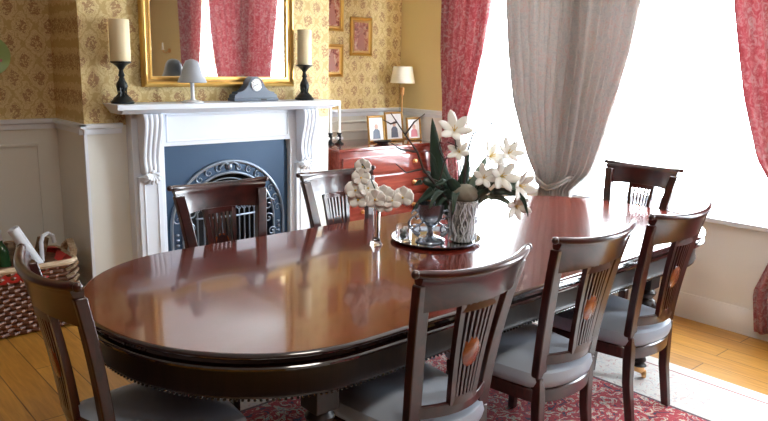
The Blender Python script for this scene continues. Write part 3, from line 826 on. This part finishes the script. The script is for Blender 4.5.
for s in (-1, 1):
    m = MB()
    for o in (-.012, 0, .012):
        m.tube([(s*(hw+.0)+o, -.10, H-.04), (s*(hw+.02)+o, -.08, H+.04), (s*(hw+.025)+o, 0, H+.085), (s*(hw+.02)+o, .08, H+.04), (s*(hw+.0)+o, .10, H-.04)], .010, 6)
    m.build('handle', M['wicker_pale'], t)
m = MB()      # paler plaited corner post
for k in range(9):
    z = .02+k*.042
    for s in (-1, 1): m.tube([(hw*.955-.06, -hd-.012, z), (hw*.955-.02, -hd-.018, z+.018), (hw*.955+.02, -hd+.03, z+.03)], .011, 6)
m.build('corner_plait', M['wicker_pale'], t)
def leaning(name, label, cat, x, y, z, tilt, az, mb_parts, group=None):
    o = thing(name, label, cat, (x, y, z), 0, group); o.rotation_euler = (0, tilt, az)
    for nm, m, ma in mb_parts: m.build(nm, ma, o)
    return o
leaning('paper_roll', 'thick white paper roll sticking out of the basket', 'paper roll', bx+.21, by-.08, .24, radians(-27), 0, [('roll', MB().lathe([(.001, 0), (.034, 0), (.034, .42), (.026, .422), (.026, .40), (.001, .40)], n=20), M['paper'])])
leaning('wine_bottle', 'dark green bottle standing in the basket beside the paper roll', 'bottle', bx-.01, by+.0, .27, radians(-6), radians(10), [
    ('bottle', MB().lathe([(.001, 0), (.036, 0), (.037, .01), (.037, .20), (.030, .225), (.014, .25), (.013, .32), (.016, .325), (.015, .335), (.001, .336)], n=20), M['bottle']),
    ('foil', MB().lathe([(.0155, .27), (.0155, .31), (.018, .326), (.016, .338), (.001, .339)], n=16), M['paper'])])
leaning('curved_handle', 'white curved handle poking from the basket near its right handle', 'handle', bx+.20, by-.02, .28, 0, radians(20), [
    ('hook', MB().tube([(-.02, 0, 0), (-.02, 0, .22), (-.005, 0, .255), (.03, 0, .265), (.06, 0, .245), (.07, 0, .20)], .013, 10), M['paper'])])
for i, (dx, dy, tl, lab) in enumerate(((-.20, .03, -8, 'pale log standing at the left of the basket'), (.0, .10, 6, 'pale log at the back of the basket behind the paper roll'), (.12, .05, 14, 'split log leaning right inside the basket'))):
    leaning('firewood_log', lab, 'log', bx+dx, by+dy, .12, radians(tl), 0, [('bark', MB().lathe([(.001, 0), (.036, 0), (.034, .36+.02*i), (.001, .365+.02*i)], n=9), M['log'])], 'logs in the basket')

# ------------------------------------------------------------------ centrepiece on the table
TZ = .7612
tc = thing('tray', 'round silver tray under the vases in the table centre', 'tray', (2.45, 2.37, TZ))
MB().lathe([(.175, 0), (.195, .002), (.210, .012), (.218, .018), (.222, .018), (.222, .014), (.210, .008)], n=48, cap=False).build('rim', M['pewter'], tc)
MB().lathe([(.001, .001), (.190, .001), (.190, .004), (.001, .004)], n=48).build('plate', M['silver'], tc)
TT = TZ+.0045
# large vase
v1 = thing('glass_vase', 'tall twine wrapped vase on the right of the tray', 'vase', (2.525, 2.265, TT))
MB().lathe([(.050, 0), (.056, .004), (.060, .05), (.062, .12), (.066, .185), (.072, .205), (.064, .205), (.058, .12), (.054, .012), (.001, .010)], n=32).build('vase_body', M['bark'], v1)
m = MB()
rnd = random.Random(3)
for k in range(22):
    a = rnd.uniform(0, 2*pi); pts = []
    for j in range(7): pts.append(((.063+.006*rnd.random()+.004*j/6)*cos(a+.18*sin(j*1.3+k)), (.063+.006*rnd.random()+.004*j/6)*sin(a+.18*sin(j*1.3+k)), .01+.031*j))
    m.tube(pts, .003, 5)
m.build('twine', M['paper'], v1)
# goblet / swan shaped silver ornament
v2 = thing('goblet', 'dark silver footed goblet on the left of the tray', 'goblet', (2.40, 2.36, TT))
MB().lathe([(.070, 0), (.072, .008), (.050, .018), (.018, .03), (.013, .05), (.016, .07), (.034, .085), (.054, .11), (.062, .145), (.066, .185), (.060, .185), (.055, .14), (.044, .11), (.002, .095)], n=32).build('cup', M['pewter'], v2)
m = MB()
for s in (-1, 1):
    pts = [(s*.755*(.05+.055*sin(k*.42)), -s*.655*(.05+.055*sin(k*.42)), .03+.015*k) for k in range(10)]
    m.tube(pts, [.008-.0005*k for k in range(10)], 8)
    m.tube([(s*.755*(.055+.03*sin(k*.8)), -s*.655*(.055+.03*sin(k*.8)), .02+.015*k) for k in range(10)], .005, 6)
    for q in range(2): m.tube([(s*.755*(.075+.02*cos(k*.6))*(1-.02*k), -s*.655*(.075+.02*cos(k*.6))*(1-.02*k), .06+.07*q+.022*sin(k*.6)) for k in range(11)], .004, 6)
m.build('scroll_handles', M['pewter'], v2)
v3 = thing('glass_jar', 'small clear glass jar with pebbles at the back of the tray', 'jar', (2.30, 2.44, TT))
MB().lathe([(.036, 0), (.038, .004), (.038, .08), (.034, .08), (.034, .008), (.001, .007)], n=24).build('jar', M['glass'], v3)
m = MB()
for k in range(14):
    a = rnd.uniform(0, 6.28); r = rnd.uniform(0, .022); m.ball((r*cos(a), r*sin(a), .018+.0035*k), .009, 8, 6)
m.build('pebbles', M['dial'], v3)
v4 = thing('bud_vase', 'slim glass bud vase standing on the table holding the orchids', 'vase', (2.15, 2.47, TZ))
MB().lathe([(.030, 0), (.032, .005), (.024, .012), (.018, .03), (.017, .10), (.020, .18), (.017, .18), (.014, .10), (.014, .03), (.001, .02)], n=20).build('vase_body', M['glass'], v4)

def petal_mesh(mb, base, d, n, L, W, curl=.2, mi=0):
    d = Vector(d).normalized(); n = Vector(n).normalized(); s = d.cross(n).normalized(); n = s.cross(d)
    def P(u, v):
        w = W*.5*sqrt(max(0, 1-(2*max(0, min(1, .10+.90*v))-1)**2))+.0008
        k = (u-.5)*2
        return tuple(Vector(base)+d*(L*v)+s*(k*w)+n*(L*curl*v*v-.25*W*k*k*0.5))
    mb.grid(P, 4, 6, mi)
def orchid_blossom(parent, c, facing, sz):
    F = Vector(facing).normalized(); up = Vector((0, 0, 1)); s = F.cross(up).normalized(); up = s.cross(F)
    m = MB()
    for k, (ang, L, W) in enumerate(((90, 1, .7), (20, 1.0, 1.05), (160, 1.0, 1.05), (-35, .9, .65), (-145, .9, .65))):
        a = radians(ang); petal_mesh(m, c, s*cos(a)+up*sin(a)+F*.15, F, sz*L*1.15, sz*W*1.45, .10)
    m.ball(Vector(c)+F*.008, sz*.10, 8, 6, 1)
    return m.build('blossom', [M['petal'], M['petal_core']], parent, solid=.0015)
camdir = Vector((-.65, -.73, .25))
orc = thing('orchid_stem', 'white orchid spray with yellow centres in the slim bud vase', 'flower', (2.155, 2.466, TZ+.025))
stem = [(0, 0, 0), (.0, 0, .15), (-.01, .01, .24), (-.04, .03, .32), (-.06, .05, .36)]
MB().tube(stem, .003, 6).build('stem', M['leaf'], orc)
MB().tube([(0, 0, .12), (.02, -.015, .18), (.06, -.05, .20), (.09, -.085, .20)], .003, 6).build('stem', M['leaf'], orc)
for (dx, dy, dz, sz) in ((-.055, .05, .345, .036), (-.065, .05, .295, .040), (-.085, .065, .235, .046), (-.04, .03, .245, .044), (-.075, .055, .19, .046), (-.02, .0, .195, .046), (.015, -.02, .215, .044), (.045, -.045, .19, .046), (.085, -.08, .205, .048), (.02, -.02, .165, .040)):
    orchid_blossom(orc, (dx, dy, dz), camdir+Vector((rnd.uniform(-.3, .3), rnd.uniform(-.3, .3), rnd.uniform(-.2, .2))), sz)

# foliage and lilies rising from the large vase
def blade(name, label, pts, wid, m, cat='leaf', group=None, loc=(2.525, 2.265, TT+.03)):
    t = thing(name, label, cat, loc, 0, group)
    mb = MB(); n = 14
    P = [Vector(p) for p in pts]
    def curve(v):
        k = v*(len(P)-1); i = min(int(k), len(P)-2); q = k-i
        p0 = P[max(i-1, 0)]; p1 = P[i]; p2 = P[i+1]; p3 = P[min(i+2, len(P)-1)]
        return .5*((2*p1)+(p2-p0)*q+(2*p0-5*p1+4*p2-p3)*q*q+(3*p1-p0-3*p2+p3)*q**3)
    side = Vector((.75, -.65, .05)).normalized()
    def G(u, v):
        c = curve(v); w = wid*(sin(pi*(.10+.9*v)**.9) if v < 1 else 0)+.0015
        tdir = (curve(min(1, v+.02))-curve(max(0, v-.02)))
        s = side-tdir*(side.dot(tdir)/max(tdir.length_squared, 1e-9)); s = s.normalized() if s.length > .1 else Vector((0, 0, 1))
        nn = tdir.cross(s); nn = nn.normalized() if nn.length > 1e-6 else Vector((0, 0, 1))
        k = (u-.5)*2; return tuple(c+s*(k*w)+nn*(abs(k)*w*.35))
    mb.grid(G, 4, n); mb.build('blade', m, t, solid=.002); return t
# offsets: +e runs to the right in the photo, e = (.75,-.65)
def E(a, h, b=0): return (.755*a+.65*b, -.655*a+.73*b, h)
G1 = 'long leaves in the centre vase'
EXTRA_LEAVES = []
for k, (lab, P_, w_) in enumerate((
    ('dark leaf bending left low behind the goblet', [E(0, .06), E(-.08, .16, .03), E(-.17, .18, .05), E(-.25, .09, .06)], .026),
    ('narrow dark leaf rising between the spear leaves and the lilies', [E(0, .05), E(-.01, .20), E(.0, .32), E(.02, .41)], .016),
    ('narrow leaf curving forward over the goblet rim', [E(0, .08), E(-.07, .20, -.02), E(-.13, .21, -.05), E(-.17, .14, -.08)], .018),
    ('broad dark leaf lying over the left shoulder of the wrapped vase', [E(0, .08), E(-.05, .18, .0), E(-.10, .19, .0), E(-.14, .12, -.02)], .032),
    ('long dark leaf arching far right and curling down', [E(0, .06), E(.07, .20, -.02), E(.17, .225, -.03), E(.27, .20, -.03), E(.31, .10, -.03)], .016),
    ('dark leaf fanning up left behind the goblet', [E(0, .06), E(-.07, .20, .03), E(-.13, .27, .05), E(-.20, .30, .06)], .024),
    ('dark leaf crossing in front of the tallest spear leaf', [E(0, .06), E(-.03, .20, -.03), E(-.08, .27, -.05), E(-.15, .25, -.06)], .026),
    ('dark leaf standing upright behind the moss ball', [E(0, .06), E(.0, .20, .06), E(.01, .28, .08), E(.03, .35, .09)], .030),
    ('dark leaf spreading right just above the moss ball', [E(0, .06), E(.03, .22, .05), E(.10, .27, .06), E(.19, .25, .05)], .024),
    ('short dark leaf tucked left of the moss ball', [E(0, .08), E(-.04, .18, .02), E(-.09, .23, .01), E(-.14, .22, -.01)], .030),
    ('dark narrow leaf standing right of the moss ball', [E(0, .06), E(.05, .19, .02), E(.10, .26, .02), E(.16, .29, .02)], .018))):
    EXTRA_LEAVES.append((lab, P_, w_))
blade('leaf', 'tallest dark green spear leaf of the centrepiece', [E(0, 0), E(-.06, .15), E(-.125, .32), E(-.165, .56)], .05, M['leaf'], group=G1)
blade('leaf', 'dark green spear leaf leaning left beside the tallest one', [E(0, 0), E(-.05, .14), E(-.11, .28), E(-.17, .40)], .026, M['leaf'], group=G1)
blade('leaf', 'broad dark leaf arching left over the goblet', [E(0, .05), E(-.06, .17), E(-.14, .22), E(-.22, .15)], .034, M['leaf'], group=G1)
blade('leaf', 'dark leaf drooping left toward the orchids', [E(0, .05), E(-.08, .20), E(-.18, .26), E(-.24, .24)], .024, M['leaf'], group=G1)
blade('leaf', 'grey green leaf arching right and drooping at its tip', [E(0, .05), E(.06, .22), E(.15, .27), E(.25, .24), E(.31, .14)], .024, M['leaf_pale'], group=G1)
blade('leaf', 'grey green leaf rising right behind the moss ball', [E(0, .05), E(.04, .22, .03), E(.08, .32, .05), E(.11, .38, .06)], .020, M['leaf_pale'], group=G1)
blade('leaf', 'short dark leaf hanging over the front of the vase', [E(0, .08), E(-.03, .19, -.03), E(-.05, .21, -.07), E(-.06, .12, -.11)], .020, M['leaf'], group=G1)
blade('leaf', 'grey green leaf reaching low to the right', [E(0, .05), E(.08, .18), E(.17, .19), E(.27, .12)], .018, M['leaf_pale'], group=G1)
for lab, P_, w_ in EXTRA_LEAVES: blade('leaf', lab, P_, w_, M['leaf'], group=G1)
mo = thing('moss_ball', 'brown moss ball resting in the mouth of the wrapped vase', 'ball', (2.525, 2.265, TT+.18))
m = MB(); R0 = .058
def PB(u, v):
    th = 2*pi*u; ph = -pi/2+pi*v; r = R0*(1+.05*sin(9*th+5*ph)*cos(ph)); return (r*cos(ph)*cos(th)*1.15, r*cos(ph)*sin(th)*1.15, R0*.9+r*.85*sin(ph))
m.grid(PB, 28, 16).build('ball', M['moss'], mo)
def branch(label, pts, r0, twigs, name='twig_branch', loc=(2.525, 2.265, TT+.03)):
    t = thing(name, label, 'branch', loc, 0, 'bare branches in the centre vase')
    m = MB(); m.tube(pts, [r0*(1-.75*i/(len(pts)-1)) for i in range(len(pts))], 6)
    for tw in twigs: m.tube(tw, [r0*.55, r0*.4, r0*.2][:len(tw)], 5)
    m.build('branch', M['twig'], t); return t
branch('dark crooked branch rising to the upper left of the centrepiece', [E(0, .05), E(-.10, .20), E(-.20, .32), E(-.23, .40), E(-.29, .48), E(-.36, .58)], .010,
       [[E(-.23, .40), E(-.31, .41), E(-.37, .45)], [E(-.29, .48), E(-.25, .54), E(-.20, .58)], [E(-.20, .32), E(-.28, .30), E(-.33, .34)], [E(-.33, .54), E(-.36, .53), E(-.40, .55)]])
branch('dark branch arching over the top of the lilies toward the window', [E(0, .05), E(.0, .24), E(.0, .38), E(.03, .49), E(.11, .54), E(.19, .51), E(.23, .45)], .008,
       [[E(.11, .54), E(.16, .56), E(.22, .55)], [E(.03, .49), E(.0, .53), E(-.01, .58)], [E(.0, .38), E(-.04, .43), E(-.09, .45)]])
branch('thin forked branch spreading low to the right', [E(0, .05), E(.07, .20), E(.15, .30), E(.24, .34), E(.33, .30)], .006,
       [[E(.15, .30), E(.20, .36), E(.26, .40)], [E(.24, .34), E(.28, .28), E(.30, .22)]])
branch('dark forked branch reaching left above the goblet', [E(0, .05), E(-.06, .16), E(-.12, .26), E(-.10, .36), E(-.05, .42)], .008, [[E(-.12, .26), E(-.18, .28), E(-.24, .27)], [E(-.10, .36), E(-.13, .42), E(-.12, .47)]])
def lily(label, tip, sz, face):
    t = thing('lily', label, 'flower', (2.525, 2.265, TT+.03), 0, 'white lilies of the centrepiece')
    tip = Vector(tip); mid = tip*.55+Vector((0, 0, .05))
    MB().tube([(0, 0, .02), tuple(mid*.5), tuple(mid), tuple(tip)], .003, 6).build('stem', M['leaf'], t)
    F = Vector(face).normalized(); s = F.cross(Vector((0, 0, 1))).normalized(); up = s.cross(F)
    for k in range(6):
        a = k*pi/3+.3; m = MB(); petal_mesh(m, tip, F*.8+(s*cos(a)+up*sin(a))*.75, F, sz*(1 if k % 2 else .9), sz*.45, -.25); m.build('petal', M['petal'], t, solid=.0015)
    m = MB()
    for k in range(4):
        a = k*pi/2; m.tube([tip, tip+F*sz*.4+(s*cos(a)+up*sin(a))*sz*.12], .0015, 5)
    m.build('stamens', M['petal_core'], t)
lily('white lily standing highest, against the red curtain', E(-.06, .50), .10, E(.0, .6, -.8))
lily('white lily below the highest, before the curtain edge', E(-.03, .40), .07, E(-.3, .5, -.8))
lily('white lily turned right toward the window', E(.11, .38), .09, E(.7, .6, -.6))
lily('white lily low on the right above the arching leaf', E(.17, .29), .10, E(.4, .3, -.9))
lily('white lily farthest right, drooping toward the window', E(.26, .25), .095, E(.6, -.1, -.8))
lily('white lily facing the camera over the moss ball', E(.09, .28), .075, E(.1, .5, -1))
lily('white lily hanging lowest at the right', E(.25, .15), .08, E(.3, -.1, -1))
lily('white lily high on the right beside the window gap', E(.20, .40), .08, E(.3, .6, -.8))

# ------------------------------------------------------------------ light
wd = bpy.data.worlds.new('daylight'); S.world = wd; wd.use_nodes = True
bg = wd.node_tree.nodes['Background']; bg.inputs[0].default_value = (.84, .93, 1.0, 1); bg.inputs[1].default_value = 14.0
for a, b in WIN:
    l = bpy.data.lights.new('window_portal', 'AREA'); l.shape = 'RECTANGLE'; l.size = WZ1-WZ0; l.size_y = b-a
    l.cycles.is_portal = True
    o = bpy.data.objects.new('window_portal', l); COL.objects.link(o)
    o.location = (XR+.21, (a+b)/2, (WZ0+WZ1)/2); o.rotation_euler = (0, pi/2, 0)
# added fill light under the ceiling, stands for no known lamp
l = bpy.data.lights.new('ceiling_fill', 'AREA'); l.shape = 'DISK'; l.size = .7; l.energy = 12; l.color = (1, .93, .82)
o = bpy.data.objects.new('ceiling_fill', l); COL.objects.link(o); o.location = (1.3, .8, 2.72)

S.view_settings.view_transform = 'Standard'; S.view_settings.look = 'None'
S.view_settings.gamma = 1; S.view_settings.use_curve_mapping = False
S.view_settings.exposure = 1.2
try:
    S.cycles.max_bounces = 8; S.cycles.diffuse_bounces = 5; S.cycles.glossy_bounces = 4; S.cycles.transmission_bounces = 8
    S.cycles.caustics_reflective = False; S.cycles.caustics_refractive = False; S.cycles.sample_clamp_indirect = 8
    S.cycles.use_denoising = True
except Exception: pass
